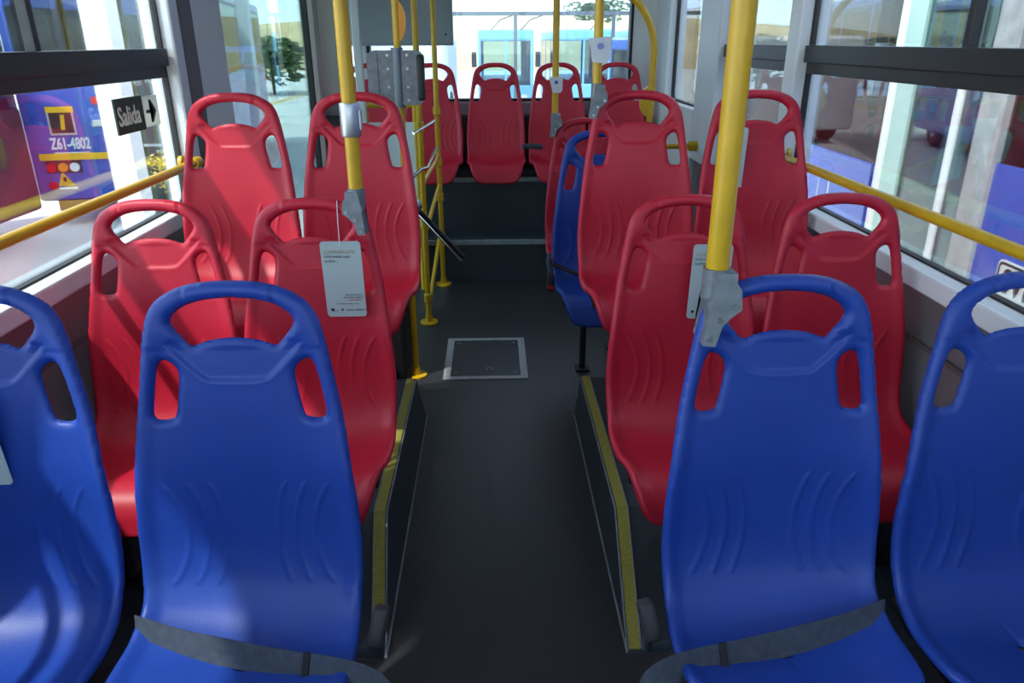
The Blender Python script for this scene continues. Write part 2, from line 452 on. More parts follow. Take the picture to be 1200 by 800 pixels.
def D(P):
    o = sdf(P, OUTER); h = np.minimum.reduce([-sdf(P, q) for q in (OPEN, SLOT, SLOTM, HOLE)])
    return np.minimum(o, h), o
def relief(P, d, dout):
    x, s = P[:, 0], P[:, 1]; ax = np.abs(x)
    Tq = np.where(s < .13, .0165, .0145)
    q = 1-np.clip(d/Tq, 0, 1); base = Tq*np.sqrt(np.clip(1-q*q, 0, 1))
    body = sm((s-.10)/.05)
    f = base - .0058*sm((dout-.013)/.030)*sm((s-.085)/.05)*(1-.6*sm((s-.98)/.1))
    # recessed head panel below the handle opening with its V shaped edge
    pn = sdf(P, PANEL)
    f -= .0055*sm((pn+.002)/.008) * sm((s-.10)/.02)
    f += .0008*np.exp(-((pn+.005)/.005)**2)*sm((s-.125)/.012)
    # grip seams on the handle
    for xs in (-.082, .082):
        f -= .0022*np.exp(-((x-xs+.0*s)/.0022)**2)*(s < .055)
    f += .0022*sm((.082-ax)/.003)*(s < .040)
    # three curved ribs on each side
    for x_in, x_end in ((.126, .166), (.088, .118), (.050, .078)):
        u = np.clip((s-.515)/.118, -1.2, 1.2)
        xc = x_end-(x_end-x_in)*(1-u*u)
        fade = sm((1-np.abs(u))/.12)
        f += .0032*np.exp(-((ax-xc)/.0036)**2)*fade
    # drain groove on the pan
    f -= .0016*np.exp(-((x-.25*(s-.80))/.004)**2)*sm((s-.74)/.02)*sm((.93-s)/.02)
    # the sides sweep towards the sitter
    w = np.clip(ax/.22, 0, 1.1)
    f += .026*w**2.4*sm((s-.20)/.22)*(1-.75*sm((s-.64)/.14)) + .016*w**2.6*sm((s-.66)/.1)*(1-sm((s-.88)/.16))
    f -= .010*np.exp(-(x/.10)**2)*np.exp(-((s-.80)/.12)**2)
    return f
def make_shell_mesh():
    h = .0052
    nx = int(.245/h)+1; xs = np.arange(-nx, nx+1)*h; ns = int((SL+2*h)/h)+2; ss = np.arange(-1, ns)*h
    X, S = np.meshgrid(xs, ss, indexing='ij'); P = np.stack([X.ravel(), S.ravel()], 1)
    for _ in range(2):
        d, _o = D(P); e = 1e-4
        gx = (D(P+[e, 0])[0]-D(P-[e, 0])[0])/(2*e); gs = (D(P+[0, e])[0]-D(P-[0, e])[0])/(2*e)
        g = np.hypot(gx, gs)+1e-9
        near = np.abs(d) < .36*h
        P[near, 0] -= (d*gx/g/g)[near]; P[near, 1] -= (d*gs/g/g)[near]
    d, _o = D(P); d[np.abs(d) < .06*h] = 0
    N0 = len(P); pts = [tuple(p) for p in P]; dd = list(d); cut = {}
    def cutv(i, j):
        k = (min(i, j), max(i, j))
        if k not in cut:
            t = dd[i]/(dd[i]-dd[j]); p = P[i]+(P[j]-P[i])*t
            pts.append(tuple(p)); cut[k] = len(pts)-1
        return cut[k]
    m = len(ss); tris = []
    for i in range(len(xs)-1):
        for j in range(m-1):
            a, b, c, e2 = i*m+j, (i+1)*m+j, (i+1)*m+j+1, i*m+j+1
            if max(dd[a], dd[b], dd[c], dd[e2]) <= 0: continue
            prs = ((a, b, c), (a, c, e2)) if (i < len(xs)//2) else ((a, b, e2), (b, c, e2))
            for t in prs:
                dv = [dd[q] for q in t]
                if max(dv) <= 0: continue
                if min(dv) >= 0: tris.append(t); continue
                poly = []
                for k in range(3):
                    u, v = t[k], t[(k+1) % 3]
                    if dd[u] >= 0: poly.append(u)
                    if (dd[u] > 0 > dd[v]) or (dd[u] < 0 < dd[v]): poly.append(cutv(u, v))
                poly = [q for k, q in enumerate(poly) if q != poly[k-1]]
                for k in range(1, len(poly)-1): tris.append((poly[0], poly[k], poly[k+1]))
    Q = np.array(pts); dq, do = D(Q); dq[N0:] = 0; dq[:N0][np.abs(d) < .06*h] = 0; dq = np.maximum(dq, 0)
    y, z, ny, nz = prof(Q[:, 1]); f = relief(Q, dq, do); sweep0 = relief(Q, dq*0, do)
    # back sheet: follows the shape behind, a few millimetres thick
    Tb = np.where(Q[:, 1] < .13, .0165, .010); qb = 1-np.clip(dq/Tb, 0, 1); base_b = Tb*np.sqrt(np.clip(1-qb*qb, 0, 1))
    Tf = np.where(Q[:, 1] < .13, .0165, .0145); qf = 1-np.clip(dq/Tf, 0, 1); base_f = Tf*np.sqrt(np.clip(1-qf*qf, 0, 1))
    w = np.clip(np.abs(Q[:, 0])/.22, 0, 1.1); s = Q[:, 1]
    sweep = .026*w**2.4*sm((s-.20)/.22)*(1-.75*sm((s-.64)/.14)) + .016*w**2.6*sm((s-.66)/.1)*(1-sm((s-.88)/.16)) - .010*np.exp(-(Q[:, 0]/.10)**2)*np.exp(-((s-.80)/.12)**2)
    fb = sweep-base_b - .004*sm((dq-.016)/.016)
    edge = dq <= 1e-7
    f = np.where(edge, sweep, f); fb = np.where(edge, sweep, fb)
    # clearance so that the recessed face never meets the back
    fb = np.minimum(fb, f-np.where(edge, 0, .004*np.clip(dq/.004, 0, 1)))
    F3 = np.stack([Q[:, 0], y+ny*f, z+nz*f], 1); B3 = np.stack([Q[:, 0], y+ny*fb, z+nz*fb], 1)
    idxF = {}; idxB = {}; V = []
    faces = []
    def gf(i):
        if i not in idxF: idxF[i] = len(V); V.append(F3[i])
        return idxF[i]
    def gb(i):
        if edge[i]: return gf(i)
        if i not in idxB: idxB[i] = len(V); V.append(B3[i])
        return idxB[i]
    for t in tris:
        A = [gf(q) for q in t]; Bk = [gb(q) for q in t][::-1]
        if len(set(A)) == 3: faces.append(A)
        if len(set(Bk)) == 3 and set(Bk) != set(A): faces.append(Bk)
    me = bpy.data.meshes.new('seat_shell'); me.from_pydata([tuple(map(float, v)) for v in V], [], faces); me.update()
    bm = bmesh.new(); bm.from_mesh(me); bmesh.ops.remove_doubles(bm, verts=bm.verts, dist=1e-5)
    bmesh.ops.dissolve_degenerate(bm, edges=bm.edges, dist=1e-5)
    bmesh.ops.recalc_face_normals(bm, faces=bm.faces); bm.to_mesh(me); bm.free()
    me.shade_smooth(); me.materials.append(RED)
    return me
SHELL = make_shell_mesh()
ZTOP = 1.19

def make_seat(ht, side=0):
    """seat standing on its own frame; root on the floor under the seat; ht = height of the handle above the root"""
    t = thing('bus_seat', '', 'seat')
    sh = bpy.data.objects.new('shell', SHELL); COL.objects.link(sh); sh.parent = t; sh.location = (0, 0, ht)
    sh.material_slots[0].link = 'OBJECT'; sh.material_slots[0].material = RED
    zp = ht-.70
    bm = bmesh.new()
    for y in (-.16, -.34): box(bm, -.19, .19, y-.018, y+.018, zp-.03, zp, bev=.004)
    for x in (-.17, .17): box(bm, x-.016, x+.016, -.36, -.08, zp-.028, zp-.002, bev=.004)
    for x in (-.14, .14): tube(bm, [(x, -.10, zp-.01), (x, -.035, zp+.05), (x, .006, zp+.20), (x, .022, zp+.33)], .010, 8)
    link('seat_frame', bm, BLK, t)
    return t
def add_legs(t, ht, xs, zs=0., y=-.25):
    zp = ht-.70
    for x in xs:
        bm = tube(bmesh.new(), [(x, y, zp-.02), (x, y, zs+.006)], .017, 12)
        box(bm, x-.035, x+.035, y-.04, y+.04, zs, zs+.014, bev=.003)
        link('leg', bm, BLK, t, smooth=True)
def seat_variant(src, color, loc, label, group):
    t = copy_tree(src) if src.get('used') else src
    src['used'] = 1
    if 'used' in t and t is not src: del t['used']
    t.location = loc; t['label'] = label; t['group'] = group
    for ch in t.children:
        if ch.name.startswith('shell'):
            ch.material_slots[0].link = 'OBJECT'; ch.material_slots[0].material = color
    return t

SEATS = {}
g_f = 'blue seats nearest the camera'; g_2 = 'red seats of the second row'; g_3 = 'red seats of the raised third row'
g_b = 'red seats of the back row'
base = make_seat(1.19)
SEATS['b1'] = seat_variant(base, BLUE, (-.495, 1.335, 0), 'blue plastic seat with a grey lap belt, left of the aisle in the nearest row', g_f)
SEATS['b0'] = seat_variant(base, BLUE, (-.975, 1.335, 0), 'blue plastic seat by the left window, cut by the left edge of the photo', g_f)
SEATS['b2'] = seat_variant(base, BLUE, (.557, 1.335, 0), 'blue plastic seat right of the aisle with a yellow pole bolted to its handle', g_f)
SEATS['b3'] = seat_variant(base, BLUE, (1.033, 1.335, 0), 'blue plastic seat by the right window, cut by the right edge of the photo', g_f)
base2 = make_seat(1.195)
SEATS['r20'] = seat_variant(base2, RED, (-.962, 2.10, 0), 'red plastic seat by the left window in the row behind the blue seats', g_2)
SEATS['r21'] = seat_variant(base2, RED, (-.515, 2.10, 0), 'red plastic seat left of the aisle with the whole pale card hanging on it', g_2)
SEATS['r22'] = seat_variant(base2, RED, (.553, 2.10, 0), 'red plastic seat right of the aisle, its pale card half hidden by a pole', g_2)
SEATS['r23'] = seat_variant(base2, RED, (1.005, 2.10, 0), 'red plastic seat by the right window directly behind the blue seat row', g_2)
# second-row legs stand on the sloping platform: shorten them
for k in ('r20', 'r21', 'r22', 'r23'):
    for ch in SEATS[k].children:
        if ch.name.startswith('leg'):
            pass
base3 = make_seat(1.43-.19)
SEATS['r30'] = seat_variant(base3, RED, (-.951, 2.88, .19), 'red plastic seat by the left window on the high row before the door pillar', g_3)
SEATS['r31'] = seat_variant(base3, RED, (-.500, 2.88, .19), 'red plastic seat of the high row behind the pole with the silver sleeve', g_3)
SEATS['r32'] = seat_variant(base3, RED, (.545, 2.88, .19), 'red plastic seat of the high row, its corner pole carrying a white button box', g_3)
SEATS['r33'] = seat_variant(base3, RED, (.992, 2.88, .19), 'red plastic seat by the right window on the high row with a pale card', g_3)
basef = make_seat(1.22)
SEATS['f0'] = seat_variant(basef, BLUE, (.500, 3.52, 0), 'blue plastic seat mostly hidden behind the high red seat right of the aisle', 'floor level seats behind the high row')
SEATS['f1'] = seat_variant(basef, RED, (.505, 4.10, 0), 'red plastic seat on the floor level just behind the hidden blue seat', 'floor level seats behind the high row')
rearbase = make_seat(1.455-.685)
for x, lb in ((-.885, 'red seat of the back row in the left corner, behind the grey turnstile box'),
              (-.43, 'red seat of the back row partly hidden by the yellow stanchions'),
              (.03, 'red seat of the back row in the middle, facing straight up the aisle'),
              (.485, 'red seat of the back row behind the thin yellow pole, right of the middle one'),
              (.925, 'red seat of the back row nearest the right wall, behind the bent yellow pole')):
    SEATS['q%.2f' % x] = seat_variant(rearbase, RED, (x, 5.76, .685), lb, g_b)
for k_, t_ in SEATS.items():
    if k_[0] == 'q': t_.scale = (.97, 1, 1)
for s_ in (base, base2, base3, basef, rearbase):
    if 'used' in s_: del s_['used']
def slope_z(y): return 0 if y < 1.60 else (.19*(y-1.60)/.43 if y < 2.03 else .19)
for k, t in SEATS.items():
    x = t.location.x; o = -1 if x < 0 else 1
    if k[0] == 'q': continue
    if k[0] == 'r' and k[1] == '2': add_legs(t, 1.195, (.02*o, .15*o), slope_z(1.85)+.008)
    elif k[0] == 'r': add_legs(t, 1.24, (.02*o, .15*o))
    elif k[0] == 'f': add_legs(t, 1.22, (.15,))
    else: add_legs(t, 1.19, (.02*o, .15*o))
add_legs(SEATS['f0'], 1.22, (-.045,), y=.03)

# under-seat filler of the back row: the dark engine cover the seats stand against
struct(link('wall_engine_cover', B(-WX, WX, 5.93, YR, .685, 1.07, bev=.01), FABD))

# ---- lap belts
def lap_belt(t, side):
    """side = +1 when the free end falls to the sitter's right in the picture"""
    s = side
    pts = [(-.224*s, -.150, -.690), (-.212*s, -.180, -.655), (-.13*s, -.205, -.664), (0, -.235, -.672), (.10*s, -.262, -.670), (.20*s, -.292, -.662), (.262*s, -.315, -.668), (.288*s, -.325, -.73)]
    C = catmull([(p[0], p[1], p[2]) for p in pts], 8)
    bm = bmesh.new(); prev = None
    w = Vector((0, .35, .94))
    w = w.normalized()*.027
    for i, c in enumerate(C):
        c = Vector(c); tn = (Vector(C[min(i+1, len(C)-1)])-Vector(C[max(i-1, 0)])).normalized()
        wv = (w-tn*w.dot(tn)).normalized()*.027; n = tn.cross(wv).normalized()*.0012
        q = [bm.verts.new(c+wv+n), bm.verts.new(c-wv+n), bm.verts.new(c-wv-n), bm.verts.new(c+wv-n)]
        if prev:
            for k in range(4): bm.faces.new((prev[k], prev[(k+1) % 4], q[(k+1) % 4], q[k]))
        else: bm.faces.new(q)
        prev = q
    bm.faces.new(prev[::-1])
    z0 = 1.19
    belt = link('lap_belt', bm, WEB, t, smooth=True, M=Matrix.Translation((0, 0, z0)))
    belt['label'] = 'grey woven lap belt'
    c = Vector((.135*s, -.274, -.668+z0))
    bm = bmesh.new(); box(bm, -.007, .007, -.005, .005, -.029, .029, bev=.002)
    M = Matrix.Translation(c) @ Matrix.Rotation(R(-20), 4, 'X') @ Matrix.Rotation(R(8*s), 4, 'Y')
    link('belt_slider', bm, BLK, belt, M=M)
    bm = bmesh.new(); box(bm, -.016, .016, -.022, .022, -.04, .04, bev=.009, seg=3)
    M = Matrix.Translation((.258*s, -.18, -.66+z0)) @ Matrix.Rotation(R(-25), 4, 'X') @ Matrix.Rotation(R(12*s), 4, 'Y')
    bk = link('belt_buckle', bm, FABD, t, smooth=True, M=M)
    bm = tube(bmesh.new(), [(.258*s, -.175, -.69+z0), (.25*s, -.15, -.76+z0), (.19*s, -.14, -.765+z0)], .011, 8)
    link('buckle_strap', bm, WEB, bk, smooth=True)
lap_belt(SEATS['b1'], 1); lap_belt(SEATS['b2'], -1)
def small_belt(t, z0, s):
    bm = bmesh.new(); tube(bm, [(-.22, -.13, -.60+z0), (-.1, -.165, -.645+z0), (.1, -.165, -.645+z0), (.22, -.13, -.60+z0)], .010, 8)
    b = link('lap_belt', bm, BLK, t, smooth=True, label='black lap belt')
    bm = B(-.252, -.222, -.24, -.18, -.70+z0, -.62+z0, bev=.010)
    k = link('belt_buckle', bm, BLK, t, smooth=True)
    link('release_button', B(-.249, -.225, -.244, -.236, -.69+z0, -.672+z0, bev=.002), LRED, k)
    link('buckle_strap', T([(-.237, -.20, -.63+z0), (-.245, -.15, -.58+z0), (-.235, -.10, -.56+z0)], .010, 8), WEB, k, smooth=True)
small_belt(SEATS['f0'], 1.22, -1)
# grey buckle ends between the back seats
for k, sx in (('q0.49', -1),):
    t = SEATS.get('q0.48') or SEATS.get('q0.49')
    if t:
        bm = tube(bmesh.new(), [(-.27, -.20, .195), (-.20, -.17, .20), (-.12, -.175, .190)], .020, 8)
        link('lap_belt', bm, WEB, t, smooth=True, label='folded grey lap belt')

# ================================================================ POLES
def pole(name, label, x, y, r, z0=0., z1=ZC, group='yellow grab poles', pts=None):
    t = thing(name, label, 'pole', (x, y, z0), 0, group)
    bm = T(pts if pts else [(0, 0, 0), (0, 0, z1-z0)], r, 20)
    link('tube', bm, YEL, t, smooth=True)
    if not pts:
        bm = T([(0, 0, z1-z0-.02), (0, 0, z1-z0)], r*2, 16); link('ceiling_flange', bm, YEL, t, smooth=True)
    return t
BR = [(828, 312), (852.5, 312.5), (852, 322.5), (858, 331), (859, 352.5), (847.5, 360), (837, 370), (829, 393), (814, 392), (820, 351), (817.5, 345), (823, 340), (825, 319)]
def bracket(t, s, r, sc=1.):
    """cast corner bracket that grips the seat handle; s=+1 when the seat is to the right of the pole. Root z is the lower end of the tube"""
    k = .00160*sc
    poly = [((px-832)*k*s, -(py-316)*k*1.04) for px, py in BR]
    bm = prism(bmesh.new(), poly, lambda p: (p[0], -.027+p[1]*.20, p[1]), lambda p: (p[0], .022, p[1]))
    tube(bm, [(0, 0, .012), (0, 0, -.045*sc)], r*1.22, 20)
    b = link('seat_bracket', bm, CAST, t, smooth=True)
    for px, py in ((840, 327), (851, 349), (833, 364), (822, 384)):
        p = ((px-832)*k*s, -(py-316)*k*1.04)
        ys = -.027+p[1]*.20 if py > 340 else -r*1.22
        link('bolt', T([(p[0], ys+.004, p[1]), (p[0], ys-.004, p[1])], .0055*sc, 8), ALU, b)
p1 = pole('grab_pole', 'thick yellow pole standing on the corner of the nearest right blue seat', .420, 1.335, .0215, z0=1.192)
bracket(p1, 1, .0215)
p2 = pole('grab_pole', 'yellow pole with a silver sleeve on the left seat that carries the pale card', -.376, 2.06, .0195, z0=1.215)
bracket(p2, -1, .0195, .85)
link('sleeve_clamp', T([(0, 0, .150), (0, 0, .156), (0, 0, .230), (0, 0, .236)], [.025, .027, .027, .025], 20), ALU, p2, smooth=True, label='silver sleeve with a bolt')
link('clamp_bolt', B(.022, .031, -.01, .01, .165, .22, bev=.003), ALU, p2)
p3 = pole('grab_pole', 'yellow pole with a white button box on the high right red seat', .383, 2.84, .0165, z0=1.445)
bracket(p3, 1, .0165, .85)
def button_box(t, z, k=1., s=-1):
    bm = prism(bmesh.new(), [(-.040*k, .036*k), (.036*k, .040*k), (.034*k, -.030*k), (.022*k, -.042*k), (-.018*k, -.040*k), (-.030*k, .005*k)],
               lambda p: (p[0]*1.0, -.055*k, p[1]+z), lambda p: (p[0]*.8, .028*k, p[1]+z))
    bb = link('button_box', bm, WHT, t, label='white stop button box')
    link('button', T([(.0, -.055*k, z+.012), (.0, -.060*k, z+.012)], .010*k, 14), BBLUE, bb, label='blue round stop button')
button_box(p3, .125, 1.05)
p4 = pole('grab_pole', 'thin yellow pole in the distance on the floor level red seat', .334, 4.08, .0170, z0=1.235)
bracket(p4, 1, .0170, .85); button_box(p4, .155, .95)
# bent pole right of the aisle, with its half-round plate
pts = [(0, 0, 0)] + [(0, 0, .34)] + [(-.34*(1-math.cos(a)), 0, .34+.34*math.sin(a)) for a in np.linspace(.15, 1.1, 9)] + [(-.42, 0, 1.115)]
pts[-1] = (-.75, 0, .92)
p5 = pole('grab_pole', 'bent yellow pole curving in from the right before the back row', .868, 4.22, .019, z0=1.20, pts=[(p[0], p[1], p[2]) for p in pts])
def half_disc(t, z, s, r=.05, h=.115, m=YEL):
    poly = [(0, h)] + [(s*r*math.sin(a), h*math.cos(a)) for a in np.linspace(.35, math.pi-.35, 9)] + [(0, -h)]
    bm = prism(bmesh.new(), poly, lambda p: (p[0], -.012, p[1]+z), lambda p: (p[0], .012, p[1]+z))
    return link('half_round_plate', bm, m, t)
half_disc(p5, .09, -1, .062, .085)
link('lower_tube', T([(0, 0, 0), (0, 0, -1.2)], .019, 16), YEL, p5, smooth=True)
link('base_flange', T([(0, 0, -1.2), (0, 0, -1.185)], .045, 16), YEL, p5, smooth=True)

# ---- left stanchions A (with the grey box), B, C with their links, and the turnstile
def stanchion(label, x, y, r, collars=()):
    t = thing('stanchion', label, 'pole', (x, y, 0), 0, 'yellow floor to ceiling stanchions')
    link('tube', T([(0, 0, 0), (0, 0, ZC)], r, 18), YEL, t, smooth=True)
    bm = T([(0, 0, 0), (0, 0, .010), (0, 0, .012), (0, 0, .05)], [.055, .055, r*1.35, r*1.3], 18)
    link('base_flange', bm, YEL, t, smooth=True)
    for z in collars:
        link('collar', T([(0, 0, z-.03), (0, 0, z-.022), (0, 0, z+.022), (0, 0, z+.03)], [r*1.05, r*1.45, r*1.45, r*1.05], 16), YEL, t, smooth=True)
    return t
sA = stanchion('yellow stanchion that carries the dark grey bolted box and the orange plate', -.407, 3.50, .0165)
sB = stanchion('yellow stanchion just behind the grey bolted box', -.400, 4.28, .0165, (.16, .62, 1.16))
sC = stanchion('farthest yellow stanchion with the knee joints, beside the rear step', -.357, 5.05, .0165, (.35, .62, .85, 1.18))
hp = half_disc(sA, 1.68, 1, .042, .085, ORG); hp['label'] = 'orange half-round plate'
# hinge links between B and C
lk = thing('barrier_links', 'short yellow bent tubes joining the two rear stanchions beside the turnstile', 'railing', (-.385, 4.6, 0))
for z0, z1 in ((.12, .38), (.56, .70), (.84, .90)):
    bm = T([(-.015, -.30, z0), (-.01, -.18, z0+.01), (.02, .28, z1-.02), (.026, .43, z1)], .013, 10)
    link('link_tube', bm, YEL, lk, smooth=True)
# grey card-reader box
gb = thing('card_reader_box', 'dark grey bolted box with rounded corners fixed round the left stanchion', 'box', (-.415, 3.46, 1.34))
pl = rrect(.245, .225, .035, cx=0, cy=.112)
bm = prism(bmesh.new(), pl, lambda p: (p[0], -.018, p[1]), lambda p: (p[0], .012, p[1]))
link('plate', bm, CAST, gb)
link('side_plate', B(-.121, -.075, -.022, -.017, .01, .215, bev=.002), CAST, gb)
link('sleeve', T([(.008, .0, -.012), (.008, .0, .235)], .026, 18), mat('blue_grey_sleeve', (.16, .19, .22), .4, metal=.4), gb, smooth=True, label='blue grey tube sleeve')
for x in (-.02, .04):
    for z in (.02, .075, .15, .205):
        link('bolt', T([(x-.012 if x < 0 else x+.012, -.018, z), (x-.012 if x < 0 else x+.012, -.028, z)], .006, 8), ALU, gb)
link('edge_cap', B(.09, .125, -.024, .016, .015, .21, bev=.012), BLK, gb)
# turnstile
ts = thing('turnstile', 'black pedestal turnstile with chrome and black arms behind the left seats', 'turnstile', (-.50, 3.62, 0))
link('pedestal', B(-.075, .055, -.18, .14, 0, 1.0, bev=.02), BLK, ts)
link('foot_plate', B(-.10, .075, -.20, .16, 0, .012, bev=.003), BLK, ts)
hub = link('hub', T([(.05, .10, .80), (.10, .16, .84)], .05, 16), ALU, ts, smooth=True)
def arm(pts, r, m, lb): link('arm', T(pts, r, 14), m, ts, smooth=True, label=lb)
arm([(.09, .26, .80), (.105, .28, .775), (.336, .28, .515)], .0145, BLK, 'black rubber covered arm')
arm([(.085, .27, .775), (.325, .272, .500)], .006, CHR, 'chrome edge of the arm')
arm([(.06, .22, .93), (.13, .30, .985), (.160, .32, .990), (.205, .46, 1.075)], .0085, CHR, 'bent chrome arm')
arm([(.10, .30, 1.165), (.20, .42, 1.215)], .0085, CHR, 'short chrome arm')

# side rails
def rail(s, label, y0, y1, ends):
    t = thing('side_rail', label, 'handrail', (s*1.215, y0, 1.143), 0, 'yellow rails along the windows')
    link('tube', T([(0, 0, 0), (0, y1-y0, 0)], .0165, 16), YEL, t, smooth=True)
    for y in ends:
        bm = T([(0, y-y0, 0), (s*.055, y-y0, -.0)], .011, 10); tube(bm, [(s*.050, y-y0, 0), (s*.065, y-y0, 0)], .028, 14)
        link('wall_bracket', bm, YEL, t, smooth=True)
        link('collar', T([(0, y-y0-.03, 0), (0, y-y0+.03, 0)], .022, 14), YEL, t, smooth=True)
rail(-1, 'yellow rail running under the left window from the near edge to the pillar', -1.4, 3.16, (-1.3, 3.13))
rail(1, 'yellow rail running under the right window from the near edge to the pillar', -1.4, 3.28, (-1.3, 3.24))
t = thing('side_rail', 'short piece of yellow rail low behind the high right seats', 'handrail', (.80, 4.62, 1.0), 0)
link('tube', T([(-.06, 0, 0), (.42, 0, 0)], .0165, 14), YEL, t, smooth=True)
link('wall_bracket', T([(.40, 0, 0), (.47, 0, 0)], .03, 14), YEL, t, smooth=True)

# partition by the rear door + grey post
pt = thing('door_partition', 'pale grey partition with a yellow top tube between rear door and back row', 'partition', (-.64, 4.95, 0))
link('panel', B(-.15, .15, -.012, .012, .25, 1.12, bev=.006), PIL, pt)
link('top_tube', T([(-.18, 0, 1.225), (.16, 0, 1.225)], .0165, 14), YEL, pt, smooth=True)
for x in (-.16, .15): link('upright', T([(x, 0, 0), (x, 0, 1.24)], .016, 14), YEL, pt, smooth=True)
tag(link('grey_post', B(-.835, -.785, 4.86, 4.90, 0, ZC, bev=.006), mat('pale_post', (.62, .62, .62), .4)), 'pale grey square post standing behind the pole with the silver sleeve', 'post')
# ceiling-hung unit at the back left
u = thing('overhead_unit', 'grey box hanging from the ceiling in front of the rear window', 'cabinet', (-.62, 5.86, 1.575))
link('casing', B(-.38, .345, -.10, .12, 0, ZC-1.575, bev=.008), GREYBOX, u)
link('edge_trim', B(-.38, .35, -.108, -.098, -.004, .010), TRIM, u)
link('edge_trim', B(.338, .350, -.108, -.098, .0, ZC-1.575), TRIM, u)
for x in (-.05, .30): link('screw', T([(x, -.10, .07), (x, -.106, .07)], .008, 10), BLK, u)

# floor hatch
fh = thing('floor_hatch', 'square access hatch with pale metal edges set in the aisle floor', 'hatch', (-.05, 3.72, 0))
bm = ring(bmesh.new(), rrect(.436, .56, .004), rrect(.362, .49, .004), lambda p: (*p, 0.0005), lambda p: (*p, .005))
link('frame', bm, mat('hatch_edge', (.46, .47, .48), .5, noise=(30, .15)), fh)
link('lid', B(-.180, .180, -.243, .243, 0.0005, .003), FLOOR, fh)
for x in (-.155, .155):
    for y in (-.205, .205): link('screw', T([(x, y, .002), (x, y, .0055)], .011, 12), CAST, fh)
link('lock_ring', T([(0.02, -.16, .002), (.02, -.16, .006)], .022, 16), CAST, fh)
link('keyhole', T([(0.02, -.16, .004), (.02, -.16, .0068)], .011, 12), INKBLK, fh)

# ================================================================ CARDS hanging on seats
def card(label, X, Y, Z, w, h, lean=.07, txt=True, rz=0, back=False):
    t = thing('hanging_card', label, 'card', (X, Y, Z), 0, 'pale information cards hung on seats')
    M = Matrix.Rotation(lean, 4, 'X')
    poly = rrect(w, h, .010, cx=0, cy=-h/2)
    c = link('card', prism(bmesh.new(), poly, lambda p: (p[0], -.001, p[1]), lambda p: (p[0], .001, p[1])), CARDM, t, M=M)
    link('string', T([(0, -.002, -.01), (.0, .0, .05), (.0, .012, .11)], .0012, 6), WHT, t)
    if txt:
        def tx(body, sz, x, z, m, sx=1.): text('lettering', body, sz, M @ frame3((x, -.0018, z), (1, 0, 0), (0, 0, 1)), m, c, ext=.0002, sx=sx)
        x0 = -w/2+.008
        tx('¡COMUNÍCATE!', .0125, x0, -.034, INKY); tx('infórmate aquí', .0125, x0, -.047, INK); tx('todito...', .0125, x0, -.060, INK)
        tx('más información', .0075, .0, -.160, INK); tx('en nuestra página', .0075, -.005, -.168, INK); tx('y en la línea', .0075, .008, -.176, LRED)
        tx('movilidad para todos y todas', .0055, -.028, -.187, INK)
        link('logo_dot', T([(-.040, -.0022, -.204), (-.040, -.0005, -.204)], .0045, 12), INKBLK, c, M=M)
        link('logo_dot', T([(-.012, -.0022, -.204), (-.012, -.0005, -.204)], .0035, 12), INK, c, M=M)
        tx('|', .008, -.028, -.208, INK); tx('alcaldía', .007, .0, -.207, INK); tx('BOGOTÁ', .0075, .026, -.207, INKBLK)
    return t
card('pale card hanging in full view on the red seat left of the aisle', -.424, 2.012, 1.090, .112, .226)
card('pale card hanging behind the thick yellow pole on the second row right seat', .617, 2.012, 1.070, .112, .226)
card('pale card hanging on the high seat by the right window, behind the thick yellow pole', .898, 2.81, 1.30, .10, .23, txt=False)
card('pale card on the near left window seat, cut by the left edge of the photo', -1.006, 1.262, .985, .112, .19, txt=False)

# 'Salida' exit sticker on the left window glass
sg = thing('exit_sign', 'dark green Salida sign with an arrow stuck on the left window', 'sign', (-WX+.012, 2.637, 1.365))
w_, h_ = .345, .118
bm = B(-.003, .003, 0, w_*.62, -h_/2, h_/2)
for a_, b_, c_, d_ in ((w_*.62, w_, -h_/2, -h_/2+.006), (w_*.62, w_, h_/2-.006, h_/2), (w_-.006, w_, -h_/2, h_/2)): box(bm, -.003, .003, a_, b_, c_, d_)
board = link('board', bm, SGR, sg)
Mx = lambda y, z: frame3((.0042, y, z), (0, 1, 0), (0, 0, 1)) 
link('arrow_panel', B(-.0035, .0042, w_*.62, w_-.006, -h_/2+.006, h_/2-.006), SGW, sg)
def stx(body, sz, y, z, m, sx=1., off=0.):
    # read from inside the bus: text runs along +y, so it faces +x
    M = Matrix(((0, 0, 1, .0), (1, 0, 0, y), (0, 1, 0, z), (0, 0, 0, 1)))
    return text('lettering', body, sz, M, m, sg, ext=.0045, sx=sx, offset=off)
lt = stx('Salida', .088, .012, -.030, SGW, .86, .0012)
bpy.context.view_layer.update()
_b = bmesh.new(); _b.from_mesh(lt.data); bmesh.ops.remove_doubles(_b, verts=_b.verts, dist=1e-6); bmesh.ops.recalc_face_normals(_b, faces=_b.faces); _b.to_mesh(lt.data); _b.free()
_b = bmesh.new(); _b.from_mesh(board.data); bmesh.ops.delete(_b, geom=[f for f in _b.faces if False], context='FACES'); _b.free()
bpy.context.view_layer.update()
mod = board.modifiers.new('cut', 'BOOLEAN'); mod.operation = 'DIFFERENCE'; mod.object = lt; mod.solver = 'EXACT'
_me = bpy.data.meshes.new_from_object(board.evaluated_get(bpy.context.evaluated_depsgraph_get()))
board.modifiers.clear()
if len(_me.polygons) > 40: board.data = _me
lt.data.transform(Matrix.Translation((.0, 0, 0)))
bm = bmesh.new(); a = w_*.62
poly = [(a+.018, .006), (a+.078, .006), (a+.050, .040), (a+.066, .040), (a+.104, 0), (a+.066, -.040), (a+.050, -.040), (a+.078, -.006), (a+.018, -.006)]
link('arrow', prism(bm, poly, lambda p: (.0042, p[0], p[1]), lambda p: (.0052, p[0], p[1])), SGR, sg)

